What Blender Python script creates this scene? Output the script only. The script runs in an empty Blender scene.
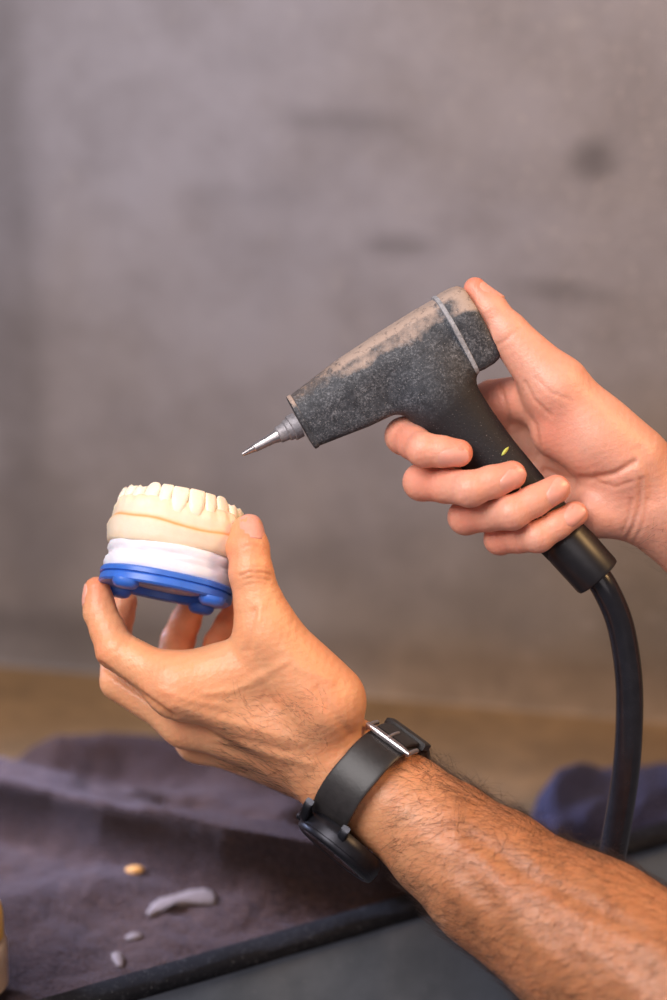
import bpy, bmesh, math, random
import numpy as np
from mathutils import Vector, Matrix, noise
random.seed(7)
rng = np.random.default_rng(7)
sc = bpy.context.scene
COL = sc.collection

# ------------------------------------------------------------------ camera frame
F = 1944.0            # focal length in pixels (70 mm lens on a 36 mm tall frame)
D = 972.0             # focus distance in mm
PITCH = math.radians(20)
CAM = Vector((0.0, 0.0, 0.62))
RIGHT = Vector((1, 0, 0))
FWD = Vector((0, math.cos(PITCH), -math.sin(PITCH)))
UP = Vector((0, math.sin(PITCH), math.cos(PITCH)))

def S(px, py, z=0.0):
    """pixel + mm towards the camera from the focus plane -> camera-frame mm (x right, y up, z to camera)"""
    d = D - z
    return np.array([(px - 333.5) / F * d, (500 - py) / F * d, z], dtype=float)

def R(rpx, z=0.0):
    return rpx * (D - z) / F

B3 = np.array([RIGHT[:], UP[:], (-FWD)[:]])           # rows: camera axes in world
ORG = np.array((CAM + FWD * (D / 1000))[:])

def toW(p):
    p = np.asarray(p, dtype=float)
    return ORG + (p / 1000.0) @ B3

def W(px, py, z=0.0):
    return Vector(toW(S(px, py, z)))

def ground(px, py, h=0.0):
    d = FWD * F + RIGHT * (px - 333.5) + UP * (500 - py)
    t = (h - CAM.z) / d.z
    return CAM + d * t

# ------------------------------------------------------------------ object helpers
def tag(o, label=None, cat=None, group=None, kind=None):
    if label: o['label'] = label
    if cat: o['category'] = cat
    if group: o['group'] = group
    if kind: o['kind'] = kind
    return o

def thing(name, loc, label, cat, group=None):
    o = bpy.data.objects.new(name, None)
    o.empty_display_size = 0.02
    COL.objects.link(o)
    o.location = loc
    return tag(o, label, cat, group)

def origin_of(o):
    v = Vector((0, 0, 0))
    while o is not None:
        v = v + o.location
        o = o.parent
    return v

def mesh_obj(name, verts, faces, mat, parent=None, smooth=True, loc=None, sharp=None):
    """verts in world metres"""
    base = origin_of(parent) if parent else Vector(loc if loc is not None else (0, 0, 0))
    V = np.asarray(verts, dtype=float) - np.array(base[:])
    me = bpy.data.meshes.new(name)
    me.from_pydata(V.tolist(), [], [tuple(int(i) for i in f) for f in faces])
    me.update()
    bm = bmesh.new(); bm.from_mesh(me)
    bmesh.ops.recalc_face_normals(bm, faces=bm.faces)
    bm.to_mesh(me); bm.free()
    if smooth:
        me.polygons.foreach_set('use_smooth', [True] * len(me.polygons))
        if sharp: me.set_sharp_from_angle(angle=math.radians(sharp))
    me.materials.append(mat)
    o = bpy.data.objects.new(name, me)
    COL.objects.link(o)
    if parent: o.parent = parent
    else: o.location = base
    return o

def loft(rings, cap=True):
    n = len(rings[0]); V = []; Fc = []
    for r in rings: V += [tuple(p) for p in r]
    for i in range(len(rings) - 1):
        for j in range(n):
            a = i * n + j; b = i * n + (j + 1) % n
            Fc.append((a, b, b + n, a + n))
    if cap:
        Fc.append(tuple(range(n - 1, -1, -1)))
        Fc.append(tuple((len(rings) - 1) * n + j for j in range(n)))
    return V, Fc

def merge(*parts):
    V = []; Fc = []
    for v, f in parts:
        b = len(V); V += [tuple(p) for p in v]; Fc += [tuple(i + b for i in q) for q in f]
    return V, Fc

def frame_from(t, ref):
    t = np.array(t, float); t /= np.linalg.norm(t)
    n = np.array(ref, float); n = n - t * np.dot(n, t); n /= np.linalg.norm(n)
    return t, n, np.cross(t, n)

def tube(pts, rads, n=20, ref=(0, 0, 1), cap=True):
    pts = [np.array(p, float) for p in pts]; rings = []
    nrm = None
    for i, p in enumerate(pts):
        t = pts[min(i + 1, len(pts) - 1)] - pts[max(i - 1, 0)]
        t, a, b = frame_from(t, ref if nrm is None else nrm)
        nrm = a
        r = rads[i] if hasattr(rads, '__len__') else rads
        rings.append([p + r * (math.cos(q) * a + math.sin(q) * b) for q in np.linspace(0, 2 * math.pi, n, endpoint=False)])
    return loft(rings, cap)

def smooth_path(P, m=12):
    P = [np.array(p, float) for p in P]
    Q = [2 * P[0] - P[1]] + P + [2 * P[-1] - P[-2]]
    out = []
    for i in range(1, len(Q) - 2):
        p0, p1, p2, p3 = Q[i - 1:i + 3]
        for t in np.linspace(0, 1, m, endpoint=False):
            out.append(0.5 * ((2 * p1) + (-p0 + p2) * t + (2 * p0 - 5 * p1 + 4 * p2 - p3) * t * t + (-p0 + 3 * p1 - 3 * p2 + p3) * t ** 3))
    out.append(P[-1])
    return out

def superell(a, b, e, n=40):
    out = []
    for q in np.linspace(0, 2 * math.pi, n, endpoint=False):
        c, s = math.cos(q), math.sin(q)
        out.append((a * math.copysign(abs(c) ** (2 / e), c), b * math.copysign(abs(s) ** (2 / e), s)))
    return out

# ------------------------------------------------------------------ materials
class NT:
    def __init__(self, name):
        self.m = bpy.data.materials.new(name); self.m.use_nodes = True
        self.t = self.m.node_tree; self.t.nodes.clear()
        self.out = self.n('ShaderNodeOutputMaterial')
        self.b = self.n('ShaderNodeBsdfPrincipled')
        self.l(self.b.outputs[0], self.out.inputs['Surface'])
        tc = self.n('ShaderNodeTexCoord'); self.obj = tc.outputs['Object']
    def n(self, k, **kw):
        x = self.t.nodes.new(k)
        for a, v in kw.items(): setattr(x, a, v)
        return x
    def l(self, a, b): self.t.links.new(a, b)
    def set(self, **kw):
        for k, v in kw.items():
            i = self.b.inputs[k.replace('_', ' ')]
            if hasattr(v, 'is_linked'): self.l(v, i)
            else: i.default_value = v
        return self
    def mapping(self, scale=(1, 1, 1), rot=(0, 0, 0), vec=None):
        m = self.n('ShaderNodeMapping'); m.inputs['Scale'].default_value = scale; m.inputs['Rotation'].default_value = rot
        self.l(vec or self.obj, m.inputs['Vector']); return m.outputs[0]
    def noise(self, scale, detail=4, rough=0.55, vec=None, dist=0.0):
        x = self.n('ShaderNodeTexNoise'); x.inputs['Scale'].default_value = scale; x.inputs['Detail'].default_value = detail
        x.inputs['Roughness'].default_value = rough; x.inputs['Distortion'].default_value = dist
        self.l(vec or self.obj, x.inputs['Vector']); return x.outputs['Fac']
    def voro(self, scale, vec=None, feature='F1'):
        x = self.n('ShaderNodeTexVoronoi', feature=feature); x.inputs['Scale'].default_value = scale
        self.l(vec or self.obj, x.inputs['Vector']); return x.outputs['Distance']
    def ramp(self, fac, stops):
        x = self.n('ShaderNodeValToRGB'); e = x.color_ramp.elements
        while len(e) < len(stops): e.new(0.5)
        for q, (p, c) in zip(e, stops):
            q.position = p; q.color = (c, c, c, 1) if isinstance(c, (int, float)) else (*c, 1)
        self.l(fac, x.inputs[0]); return x.outputs[0]
    def mix(self, fac, a, b, mode='MIX'):
        x = self.n('ShaderNodeMix', data_type='RGBA', blend_type=mode)
        for s, v in ((x.inputs[0], fac), (x.inputs[6], a), (x.inputs[7], b)):
            if hasattr(v, 'is_linked'): self.l(v, s)
            elif isinstance(v, (int, float)): s.default_value = v
            else: s.default_value = (*v, 1)
        return x.outputs[2]
    def math(self, op, a, b=0.0, clamp=False):
        x = self.n('ShaderNodeMath', operation=op, use_clamp=clamp)
        for s, v in ((x.inputs[0], a), (x.inputs[1], b)):
            if hasattr(v, 'is_linked'): self.l(v, s)
            else: s.default_value = v
        return x.outputs[0]
    def bump(self, h, strength=0.3, dist=0.001, normal=None):
        x = self.n('ShaderNodeBump'); x.inputs['Strength'].default_value = strength; x.inputs['Distance'].default_value = dist
        self.l(h, x.inputs['Height'])
        if normal: self.l(normal, x.inputs['Normal'])
        self.l(x.outputs[0], self.b.inputs['Normal']); return x.outputs[0]
    def attr(self, name, out='Color'):
        x = self.n('ShaderNodeAttribute'); x.attribute_name = name; return x.outputs[out]
    def sep(self, v):
        x = self.n('ShaderNodeSeparateXYZ'); self.l(v, x.inputs[0]); return x.outputs

def srgb(r, g, b):
    f = lambda c: (c / 255 / 12.92) if c <= 10 else ((c / 255 + 0.055) / 1.055) ** 2.4
    return (f(r), f(g), f(b))

def skin_material(name, base, red, dark, sss=0.16):
    t = NT(name)
    a = t.attr('tone'); s = t.sep(a)
    n1 = t.noise(55, 5, 0.6); n2 = t.noise(260, 4, 0.6)
    c = t.mix(t.ramp(n1, [(0.3, 0.0), (0.7, 1.0)]), base, tuple(x * y for x, y in zip(base, (1.04, 0.86, 0.80))))
    c = t.mix(t.math('MULTIPLY', s[0], 0.8), c, red)
    c = t.mix(t.math('MULTIPLY', s[1], 0.75), c, dark)
    c = t.mix(t.ramp(n2, [(0.35, 0.22), (0.6, 0.0)]), c, tuple(x * 0.72 for x in base))
    t.set(Base_Color=c, Roughness=t.ramp(n2, [(0.3, 0.36), (0.7, 0.5)]), Specular_IOR_Level=0.5,
          Subsurface_Weight=sss, Subsurface_Scale=0.012)
    t.b.inputs['Subsurface Radius'].default_value = (1.0, 0.32, 0.14)
    v = t.voro(900); w = t.noise(1400, 3, 0.6); x = t.noise(150, 4, 0.6)
    h = t.math('ADD', t.math('MULTIPLY', v, 0.35), t.math('ADD', t.math('MULTIPLY', w, 0.35), t.math('MULTIPLY', x, 0.45)))
    t.bump(h, 0.3, 0.0011)
    return t.m

M = {}
M['skin_l'] = skin_material('skin_left', srgb(232, 170, 126), srgb(224, 118, 84), srgb(164, 98, 56))
M['skin_r'] = skin_material('skin_right', srgb(228, 168, 144), srgb(222, 108, 84), srgb(170, 104, 70))
def simple(name, col, rough=0.5, metal=0.0, spec=0.5, noise_scale=None, var=0.25, bump=0.0, **kw):
    t = NT(name)
    if noise_scale:
        n = t.noise(noise_scale, 5, 0.6)
        c = t.mix(t.ramp(n, [(0.3, 0.0), (0.7, 1.0)]), tuple(x * (1 - var) for x in col), tuple(min(1, x * (1 + var)) for x in col))
        t.set(Base_Color=c)
        if bump: t.bump(t.noise(noise_scale * 4, 4, 0.6), bump, 0.0006)
    else: t.set(Base_Color=(*col, 1))
    t.set(Roughness=rough, Metallic=metal, Specular_IOR_Level=spec)
    for k, v in kw.items(): t.b.inputs[k.replace('_', ' ')].default_value = v
    return t
M['nail'] = simple('nail', srgb(228, 160, 140), 0.33, noise_scale=200, var=0.08, Subsurface_Weight=0.2, Subsurface_Scale=0.004).m
M['hair'] = simple('hair', srgb(48, 30, 22), 0.45).m
M['black_plastic'] = simple('black_plastic', srgb(26, 25, 28), 0.38, noise_scale=300, var=0.2).m
M['hose'] = simple('hose_rubber', srgb(28, 28, 33), 0.24, noise_scale=120, var=0.25).m
M['strap'] = simple('strap_rubber', srgb(40, 37, 37), 0.45, noise_scale=160, var=0.3, bump=0.15).m
M['case'] = simple('case_metal', srgb(40, 40, 46), 0.38, metal=0.7, noise_scale=200).m
M['glass'] = simple('watch_glass', srgb(22, 20, 26), 0.12).m
M['steel'] = simple('steel', srgb(196, 190, 190), 0.3, metal=0.95, noise_scale=400, var=0.12, bump=0.1).m
M['collar'] = simple('dusty_collar', srgb(150, 146, 150), 0.55, metal=0.5, noise_scale=500, var=0.3, bump=0.2).m
M['plate'] = simple('blue_plastic', srgb(58, 108, 200), 0.36, noise_scale=150, var=0.1, bump=0.05, Subsurface_Weight=0.1, Subsurface_Scale=0.003).m
M['plaster'] = simple('white_plaster', srgb(226, 222, 230), 0.75, noise_scale=160, var=0.04, bump=0.2, Subsurface_Weight=0.1, Subsurface_Scale=0.003).m
M['magnet'] = simple('pale_insert', srgb(168, 174, 200), 0.4, noise_scale=220, var=0.3).m
M['band'] = simple('dusty_band', srgb(150, 150, 155), 0.7, noise_scale=700, var=0.4, bump=0.4).m

def stone():
    t = NT('yellow_stone')
    a = t.sep(t.attr('tone')); n = t.noise(140, 5, 0.6); n2 = t.noise(500, 3)
    c = t.mix(t.ramp(n, [(0.3, 0.0), (0.7, 1.0)]), srgb(238, 212, 180), srgb(247, 226, 200))
    c = t.mix(t.math('MULTIPLY', a[0], 0.85), c, srgb(216, 140, 62))
    c = t.mix(t.math('MULTIPLY', a[1], 0.5), c, srgb(222, 206, 190))
    t.set(Base_Color=c, Roughness=0.6, Subsurface_Weight=0.2, Subsurface_Scale=0.004)
    t.b.inputs['Subsurface Radius'].default_value = (1.0, 0.6, 0.3)
    t.bump(t.math('ADD', n, t.math('MULTIPLY', n2, 0.4)), 0.3, 0.0008)
    return t.m
M['stone'] = stone()
M['tooth'] = simple('tooth_stone', srgb(246, 230, 208), 0.5, noise_scale=300, var=0.05, bump=0.15, Subsurface_Weight=0.2, Subsurface_Scale=0.003).m

def gun_mat():
    t = NT('dusty_gun_shell')
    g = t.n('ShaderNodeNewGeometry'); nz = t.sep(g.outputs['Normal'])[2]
    big = t.noise(70, 5, 0.65); fine = t.noise(900, 4, 0.7); mid = t.noise(260, 5, 0.7)
    a = t.sep(t.attr('tone'))
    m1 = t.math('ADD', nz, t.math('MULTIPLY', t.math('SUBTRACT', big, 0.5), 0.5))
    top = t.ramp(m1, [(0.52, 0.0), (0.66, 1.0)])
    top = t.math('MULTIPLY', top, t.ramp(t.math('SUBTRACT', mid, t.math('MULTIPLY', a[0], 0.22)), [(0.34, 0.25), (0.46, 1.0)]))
    speck = t.math('MULTIPLY', t.ramp(fine, [(0.46, 0.0), (0.66, 1.0)]), t.ramp(t.noise(120, 5, 0.7), [(0.38, 0.05), (0.62, 1.0)]))
    sparse = t.ramp(t.noise(1900, 2, 0.5), [(0.66, 0.0), (0.74, 1.0)])
    c = t.mix(t.ramp(mid, [(0.3, 0.0), (0.7, 1.0)]), srgb(34, 36, 41), srgb(66, 69, 75))
    c = t.mix(t.math('MULTIPLY', speck, 0.72), c, srgb(138, 140, 146))
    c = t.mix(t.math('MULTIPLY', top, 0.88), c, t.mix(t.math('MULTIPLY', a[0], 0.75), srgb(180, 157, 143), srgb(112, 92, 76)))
    c = t.mix(t.math('MULTIPLY', sparse, 0.6), c, srgb(205, 200, 198))
    sp2 = t.ramp(t.noise(1500, 2, 0.5), [(0.68, 0.0), (0.76, 1.0)])
    gc = t.mix(t.math('MULTIPLY', sp2, 0.6), srgb(30, 29, 33), srgb(150, 145, 145))
    c = t.mix(a[1], c, gc)
    t.set(Base_Color=c, Roughness=t.math('ADD', 0.58, t.math('MULTIPLY', a[1], 0.1)), Specular_IOR_Level=0.35)
    t.bump(t.math('ADD', fine, mid), 0.35, 0.0008)
    return t.m
M['gun'] = gun_mat()

# ------------------------------------------------------------------ signed-distance sculpting (for the hands)
class Sculpt:
    def __init__(s, lo, hi, h):
        s.lo = np.array(lo, np.float32); s.h = h
        s.dim = np.ceil((np.array(hi) - s.lo) / h).astype(int) + 1
        s.ax = [(s.lo[i] + h * np.arange(s.dim[i])).astype(np.float32) for i in range(3)]
        s.g = {}
    def grp(s, g):
        if g not in s.g: s.g[g] = np.full(s.dim, 60.0, np.float32)
        return s.g[g]
    def box(s, pts, pad):
        lo = np.min(pts, 0) - pad; hi = np.max(pts, 0) + pad
        i0 = np.clip(np.floor((lo - s.lo) / s.h).astype(int), 0, s.dim); i1 = np.clip(np.ceil((hi - s.lo) / s.h).astype(int) + 1, 0, s.dim)
        return tuple(slice(a, b) for a, b in zip(i0, i1))
    @staticmethod
    def smin(a, b, k):
        if k <= 0: return np.minimum(a, b)
        h = np.maximum(k - np.abs(a - b), 0) / k
        return np.minimum(a, b) - h * h * k * 0.25
    def cone(s, g, a, b, ra, rb, k=3.0, flat=None, sf=1.0):
        """tapered capsule; flat = direction squeezed by sf"""
        A = s.grp(g); a = np.asarray(a, np.float32); b = np.asarray(b, np.float32)
        sl = s.box([a, b], max(ra, rb) * max(1, sf) + k + 5)
        X, Y, Z = np.meshgrid(*[s.ax[i][sl[i]] for i in range(3)], indexing='ij', sparse=True)
        ba = b - a; L = float(ba @ ba) + 1e-9
        px, py, pz = X - a[0], Y - a[1], Z - a[2]
        t = np.clip((px * ba[0] + py * ba[1] + pz * ba[2]) / L, 0, 1)
        qx, qy, qz = px - t * ba[0], py - t * ba[1], pz - t * ba[2]
        d2 = qx * qx + qy * qy + qz * qz
        if flat is not None:
            f = np.asarray(flat, np.float32); f = f / np.linalg.norm(f)
            e = qx * f[0] + qy * f[1] + qz * f[2]
            d2 = d2 + e * e * (1 / sf ** 2 - 1)
        tt = t * t * (3 - 2 * t) * 0.35 + t * 0.65
        d = np.sqrt(d2) - (ra + (rb - ra) * tt)
        A[sl] = s.smin(A[sl], d.astype(np.float32), k)
    def finish(s, d):
        s.d = d
    def sample(s, P):
        q = (P - s.lo) / s.h
        q = np.clip(q, 0, np.array(s.dim) - 1.001); i = q.astype(int); f = q - i
        out = 0
        for dx in (0, 1):
            for dy in (0, 1):
                for dz in (0, 1):
                    w = (f[:, 0] if dx else 1 - f[:, 0]) * (f[:, 1] if dy else 1 - f[:, 1]) * (f[:, 2] if dz else 1 - f[:, 2])
                    out = out + w * s.d[i[:, 0] + dx, i[:, 1] + dy, i[:, 2] + dz]
        return out
    def grad(s, P, e=None):
        e = e or s.h * 0.9
        G = np.stack([s.sample(P + np.eye(3)[i] * e) - s.sample(P - np.eye(3)[i] * e) for i in range(3)], 1) / (2 * e)
        return G
    def normal(s, P):
        G = s.grad(P); return G / (np.linalg.norm(G, axis=1, keepdims=True) + 1e-9)
    def mesh(s):
        d = s.d; ins = d < 0
        nx, ny, nz = d.shape
        cnt = np.zeros((nx - 1, ny - 1, nz - 1), np.int8)
        for dx in (0, 1):
            for dy in (0, 1):
                for dz in (0, 1):
                    cnt += ins[dx:nx - 1 + dx, dy:ny - 1 + dy, dz:nz - 1 + dz]
        act = (cnt > 0) & (cnt < 8)
        idx = np.argwhere(act)
        vid = np.full(act.shape, -1, np.int64); vid[act] = np.arange(len(idx))
        acc = np.zeros((len(idx), 3)); num = np.zeros(len(idx))
        C = [(0,0,0),(1,0,0),(0,1,0),(1,1,0),(0,0,1),(1,0,1),(0,1,1),(1,1,1)]
        E = [(0,1),(2,3),(4,5),(6,7),(0,2),(1,3),(4,6),(5,7),(0,4),(1,5),(2,6),(3,7)]
        val = [d[idx[:, 0] + c[0], idx[:, 1] + c[1], idx[:, 2] + c[2]].astype(float) for c in C]
        for a, b in E:
            m = (val[a] < 0) != (val[b] < 0)
            t = np.where(m, val[a] / np.where(m, val[a] - val[b], 1), 0)
            p = np.array(C[a]) + t[:, None] * (np.array(C[b]) - np.array(C[a]))
            acc += np.where(m[:, None], p, 0); num += m
        P = s.lo + s.h * (idx + acc / num[:, None])
        quads = []
        for ax in range(3):
            o1, o2 = [(1, 2), (2, 0), (0, 1)][ax]
            sl0 = [slice(None)] * 3; sl1 = [slice(None)] * 3
            sl0[ax] = slice(0, -1); sl1[ax] = slice(1, None)
            ch = ins[tuple(sl0)] != ins[tuple(sl1)]
            ee = np.argwhere(ch)
            ok = (ee[:, o1] > 0) & (ee[:, o2] > 0) & (ee[:, o1] < d.shape[o1] - 1) & (ee[:, o2] < d.shape[o2] - 1)
            ee = ee[ok]
            q = []
            for u, v in ((-1, -1), (0, -1), (0, 0), (-1, 0)):
                c = ee.copy(); c[:, o1] += u; c[:, o2] += v
                q.append(vid[c[:, 0], c[:, 1], c[:, 2]])
            q = np.stack(q, 1)
            flip = ~ins[ee[:, 0], ee[:, 1], ee[:, 2]]
            q[flip] = q[flip][:, ::-1]
            quads.append(q)
        Q = np.concatenate(quads)
        for _ in range(2):
            G = s.grad(P); P = P - np.clip(s.sample(P), -0.5, 0.5)[:, None] * G / (np.sum(G * G, 1, keepdims=True) + 1e-6)
        return P, Q

def laplace(P, Q, it=2, w=0.5):
    for _ in range(it):
        acc = np.zeros_like(P); n = np.zeros(len(P))
        for a, b in ((0, 1), (1, 2), (2, 3), (3, 0)):
            for x, y in ((a, b), (b, a)):
                np.add.at(acc, Q[:, x], P[Q[:, y]]); np.add.at(n, Q[:, x], 1)
        P = P + w * (acc / np.maximum(n, 1)[:, None] - P)
    return P

def proj(P):
    d = D - P[:, 2]
    return np.stack([333.5 + P[:, 0] / d * F, 500 - P[:, 1] / d * F], 1)

def poly_dist(xy, pl):
    best = np.full(len(xy), 1e9)
    for a, b in zip(pl[:-1], pl[1:]):
        a = np.array(a, float); b = np.array(b, float); ba = b - a
        t = np.clip(((xy - a) @ ba) / (ba @ ba + 1e-9), 0, 1)
        best = np.minimum(best, np.linalg.norm(xy - a - t[:, None] * ba, axis=1))
    return best

def hand_mesh(name, P, Q, tone, mat, label, cat):
    Wp = toW(P)
    loc = Vector(Wp[np.argmin(Wp[:, 2])])
    me = bpy.data.meshes.new(name)
    me.from_pydata((Wp - np.array(loc[:])).tolist(), [], Q.tolist())
    me.polygons.foreach_set('use_smooth', [True] * len(me.polygons))
    at = me.color_attributes.new('tone', 'FLOAT_COLOR', 'POINT')
    c = np.zeros((len(P), 4), np.float32); c[:, :tone.shape[1]] = tone; c[:, 3] = 1
    at.data.foreach_set('color', c.ravel())
    me.materials.append(mat)
    o = bpy.data.objects.new(name, me); COL.objects.link(o); o.location = loc
    return tag(o, label, cat)

def nail_patch(s, c, t, n, L, Wd, parent, name='fingernail', e=3.2, off=0.35):
    """curved nail on the surface: c centre, t towards the finger tip, n outward"""
    t, n, b = frame_from(t, n)
    us = np.linspace(-1, 1, 17); rings = []
    U, V = np.meshgrid(np.linspace(-1, 1, 19), np.linspace(-1, 1, 17), indexing='ij')
    r = np.maximum(np.abs(U), np.abs(V)); ang = np.arctan2(V, U)
    rad = (np.abs(np.cos(ang)) ** e + np.abs(np.sin(ang)) ** e) ** (-1 / e)
    X = r * rad * np.cos(ang); Y = r * rad * np.sin(ang)
    P = c + X.ravel()[:, None] * (L / 2) * t + Y.ravel()[:, None] * (Wd / 2) * b + 9.0 * n
    N = np.broadcast_to(n, P.shape)
    for _ in range(60):
        dd = s.sample(P); P = P - np.clip(dd, -0.4, 1.0)[:, None] * 0.8 * N
    rr = r.ravel()
    lift = off * (1 - rr ** 4) + 0.02
    tipedge = np.clip((X.ravel() - 0.55) / 0.45, 0, 1)
    nn = s.normal(P)
    # keep the plate smooth: fit a quadratic sheet to the surface heights
    x, y = X.ravel(), Y.ravel(); hgt = (P - c) @ n
    A = np.stack([np.ones_like(x), x, y, x * x, y * y, x * y], 1)
    co, *_ = np.linalg.lstsq(A, hgt, rcond=None)
    fit = A @ co
    P = c + x[:, None] * (L / 2) * t + y[:, None] * (Wd / 2) * b + (np.maximum(fit, hgt - 0.25) + lift + 0.15 * tipedge)[:, None] * n
    P2 = P - 0.9 * n
    nu, nv = U.shape
    Fc = []
    for i in range(nu - 1):
        for j in range(nv - 1):
            a = i * nv + j; Fc.append((a, a + 1, a + nv + 1, a + nv))
    m = nu * nv
    loop = [i * nv for i in range(nu)] + [(nu - 1) * nv + j for j in range(1, nv)] + [i * nv + nv - 1 for i in range(nu - 2, -1, -1)] + [j for j in range(nv - 2, 0, -1)]
    for a, bb in zip(loop, loop[1:] + loop[:1]): Fc.append((a, bb, bb + m, a + m))
    V3 = np.concatenate([P, P2])
    o = mesh_obj(name, toW(V3), Fc, M['nail'], parent, True)
    tag(o, 'smooth pale pink nail')
    return o

def finger(s, gp, gd, J, k=2.0, knuck=0.6):
    """J: joints [(px,py,z,rpx)...] MCP, PIP, DIP, TIP; proximal goes to group gp, the rest to gd"""
    P = [S(*j[:3]) for j in J]; r = [R(j[3], j[2]) for j in J]
    s.cone(gp, P[0], P[1], r[0], r[1], 4)
    s.cone(gd, P[1], P[1] + (P[0] - P[1]) * 0.45, r[1], r[1] + (r[0] - r[1]) * 0.45 - 0.3, k)
    m1 = (P[1] + P[2]) / 2
    s.cone(gd, P[1], m1, r[1], (r[1] + r[2]) / 2 - 0.35, k)
    s.cone(gd, m1, P[2], (r[1] + r[2]) / 2 - 0.35, r[2], k)
    m2 = P[2] + (P[3] - P[2]) * 0.5
    s.cone(gd, P[2], m2, r[2], (r[2] + r[3]) / 2, k)
    s.cone(gd, m2, P[3], (r[2] + r[3]) / 2, r[3], k)
    return P, r

def pulp(s, g, P, r, back):
    """finger pad below the nail"""
    t, n, b = frame_from(P[3] - P[2], back)
    c = P[2] + (P[3] - P[2]) * 0.72 - n * r[3] * 0.22
    s.cone(g, c - t * 2.0, c + t * 2.2, r[3] * 0.95, r[3] * 0.86, 3)

# ------------------------------------------------------------------ left hand and forearm
def build_left():
    lo = S(60, 1150, -75); hi = S(800, 490, 100)
    s = Sculpt((lo[0] - 5, S(333, 1130, 90)[1] - 5, -78), (S(840, 500, 60)[0], hi[1], 175), 0.95)
    # arm
    arm = [(345, 770, -2, 49), (404, 808, 6, 51), (446, 842, 14, 59), (492, 879, 24, 69), (594, 947, 46, 87), (700, 1015, 72, 98), (840, 1105, 105, 110)]
    for a, b in zip(arm[:-1], arm[1:]):
        s.cone('palm', S(*a[:3]), S(*b[:3]), R(a[3], a[2]), R(b[3], b[2]), 6)
    # carpus and metacarpals
    s.cone('palm', S(345, 770, -2), S(305, 742, -8), R(49), R(47), 8)
    s.cone('palm', S(345, 770, -10), S(300, 748, -25), R(46), R(36), 8)
    s.cone('palm', S(312, 735, 4), S(180, 688, 12), R(40), R(25), 9)
    s.cone('palm', S(310, 752, -12), S(188, 721, -12), R(37), R(25), 9)
    s.cone('palm', S(310, 764, -24), S(200, 738, -33), R(35), R(23), 9)
    s.cone('palm', S(312, 764, -32), S(222, 742, -52), R(32), R(21), 9)
    # thumb metacarpal, web, thenar
    s.cone('palm', S(325, 702, 14), S(268, 632, 20), R(41), R(29), 9)
    s.cone('palm', S(180, 684, 12), S(250, 668, 12), R(30), R(33), 10)
    s.cone('palm', S(285, 690, -5), S(240, 690, -18), R(34), R(30), 9)
    # thumb
    T = [(266, 632, 20, 27), (251, 573, 22, 21.5), (249, 548, 20, 19.5), (249, 529, 16, 14.5)]
    P = [S(*t[:3]) for t in T]; r = [R(t[3], t[2]) for t in T]
    s.cone('prox', P[0], P[1] + (P[0] - P[1]) * 0.5, r[0], r[1] + 1.6, 6)
    s.cone('dist', P[1] + (P[0] - P[1]) * 0.55, P[1], r[1] + 1.8, r[1], 3)
    s.cone('dist', P[1], P[2], r[1], r[2], 3); s.cone('dist', P[2], P[3], r[2], r[3], 3)
    s.cone('dist', S(243, 548, 15), S(244, 533, 12), R(17), R(14), 4)
    thumb = (P, r)
    idx = finger(s, 'prox', 'dist', [(178, 687, 12, 25), (116, 650, 4, 20), (100, 612, -3, 16.5), (97, 590, -5, 13.5)])
    mid = finger(s, 'prox', 'dist', [(186, 721, -13, 23.5), (120, 681, -22, 19.5), (114, 630, -40, 17), (124, 602, -41, 13.5)])
    rin = finger(s, 'prox', 'dist', [(200, 737, -34, 22), (166, 692, -62, 19), (178, 640, -62, 17), (193, 603, -49, 13.5)])
    pin = finger(s, 'prox', 'dist', [(222, 742, -52, 19), (205, 688, -68, 17), (219, 643, -58, 15), (238, 606, -44, 12.5)])
    d = s.smin(s.smin(s.g['palm'], s.g['prox'], 9), s.g['dist'], 1.2)
    s.finish(d)
    P, Q = s.mesh()
    P = laplace(P, Q, 2, 0.4)
    N = s.normal(P); xy = proj(P)
    face = np.clip(N[:, 2] * 1.6 + 0.15, 0, 1)
    disp = np.zeros(len(P)); tone = np.zeros((len(P), 3))
    def line(pl, w, dep, groove_shade=0.0):
        nonlocal disp
        q = np.exp(-(poly_dist(xy, pl) / w) ** 2) * face
        disp = disp + q * dep
        if groove_shade: tone[:, 1] = np.maximum(tone[:, 1], q * groove_shade)  # grooves get a darker skin colour too, crease shade painted in
    # thumb creases
    line([(240, 575), (250, 571.5), (262, 572), (271, 574)], 1.6, -0.5, 0.8)
    line([(243, 579), (252, 577), (263, 578), (270, 580)], 1.5, -0.35, 0.5)
    line([(243, 568), (253, 566), (266, 567)], 1.4, -0.25, 0.3)
    line([(242, 548), (252, 545), (262, 547)], 1.4, -0.25, 0.3)
    line([(244, 585), (254, 583), (266, 584)], 1.4, -0.2, 0.2)
    # index / middle groove and knuckle shaping
    line([(100, 664), (119, 679), (151, 701), (172, 716)], 3.0, -1.1, 0.5)
    line([(254, 612), (250, 630), (248, 650)], 4.5, -0.9, 0.15)
    line([(262, 604), (258, 622)], 3, 0.5)
    # tendons and veins
    line([(300, 742), (250, 727), (205, 716), (175, 704)], 6, 0.9)
    line([(310, 764), (265, 752), (215, 738)], 5, 0.9)
    line([(288, 752), (240, 740), (200, 727)], 4, -0.7, 0.1)
    line([(285, 662), (262, 676), (236, 690), (206, 694)], 4, 0.6)
    line([(262, 676), (280, 700), (300, 722)], 4, 0.5)
    line([(222, 706), (190, 700), (160, 690)], 4, 0.55)
    line([(330, 680), (300, 668), (285, 650)], 5, 0.7)
    line([(350, 735), (330, 710), (318, 690)], 5, -0.7, 0.15)
    line([(125, 640), (118, 650), (117, 664)], 3, -0.3, 0.15)
    line([(132, 634), (126, 648), (128, 662)], 2.5, -0.2, 0.1)
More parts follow.
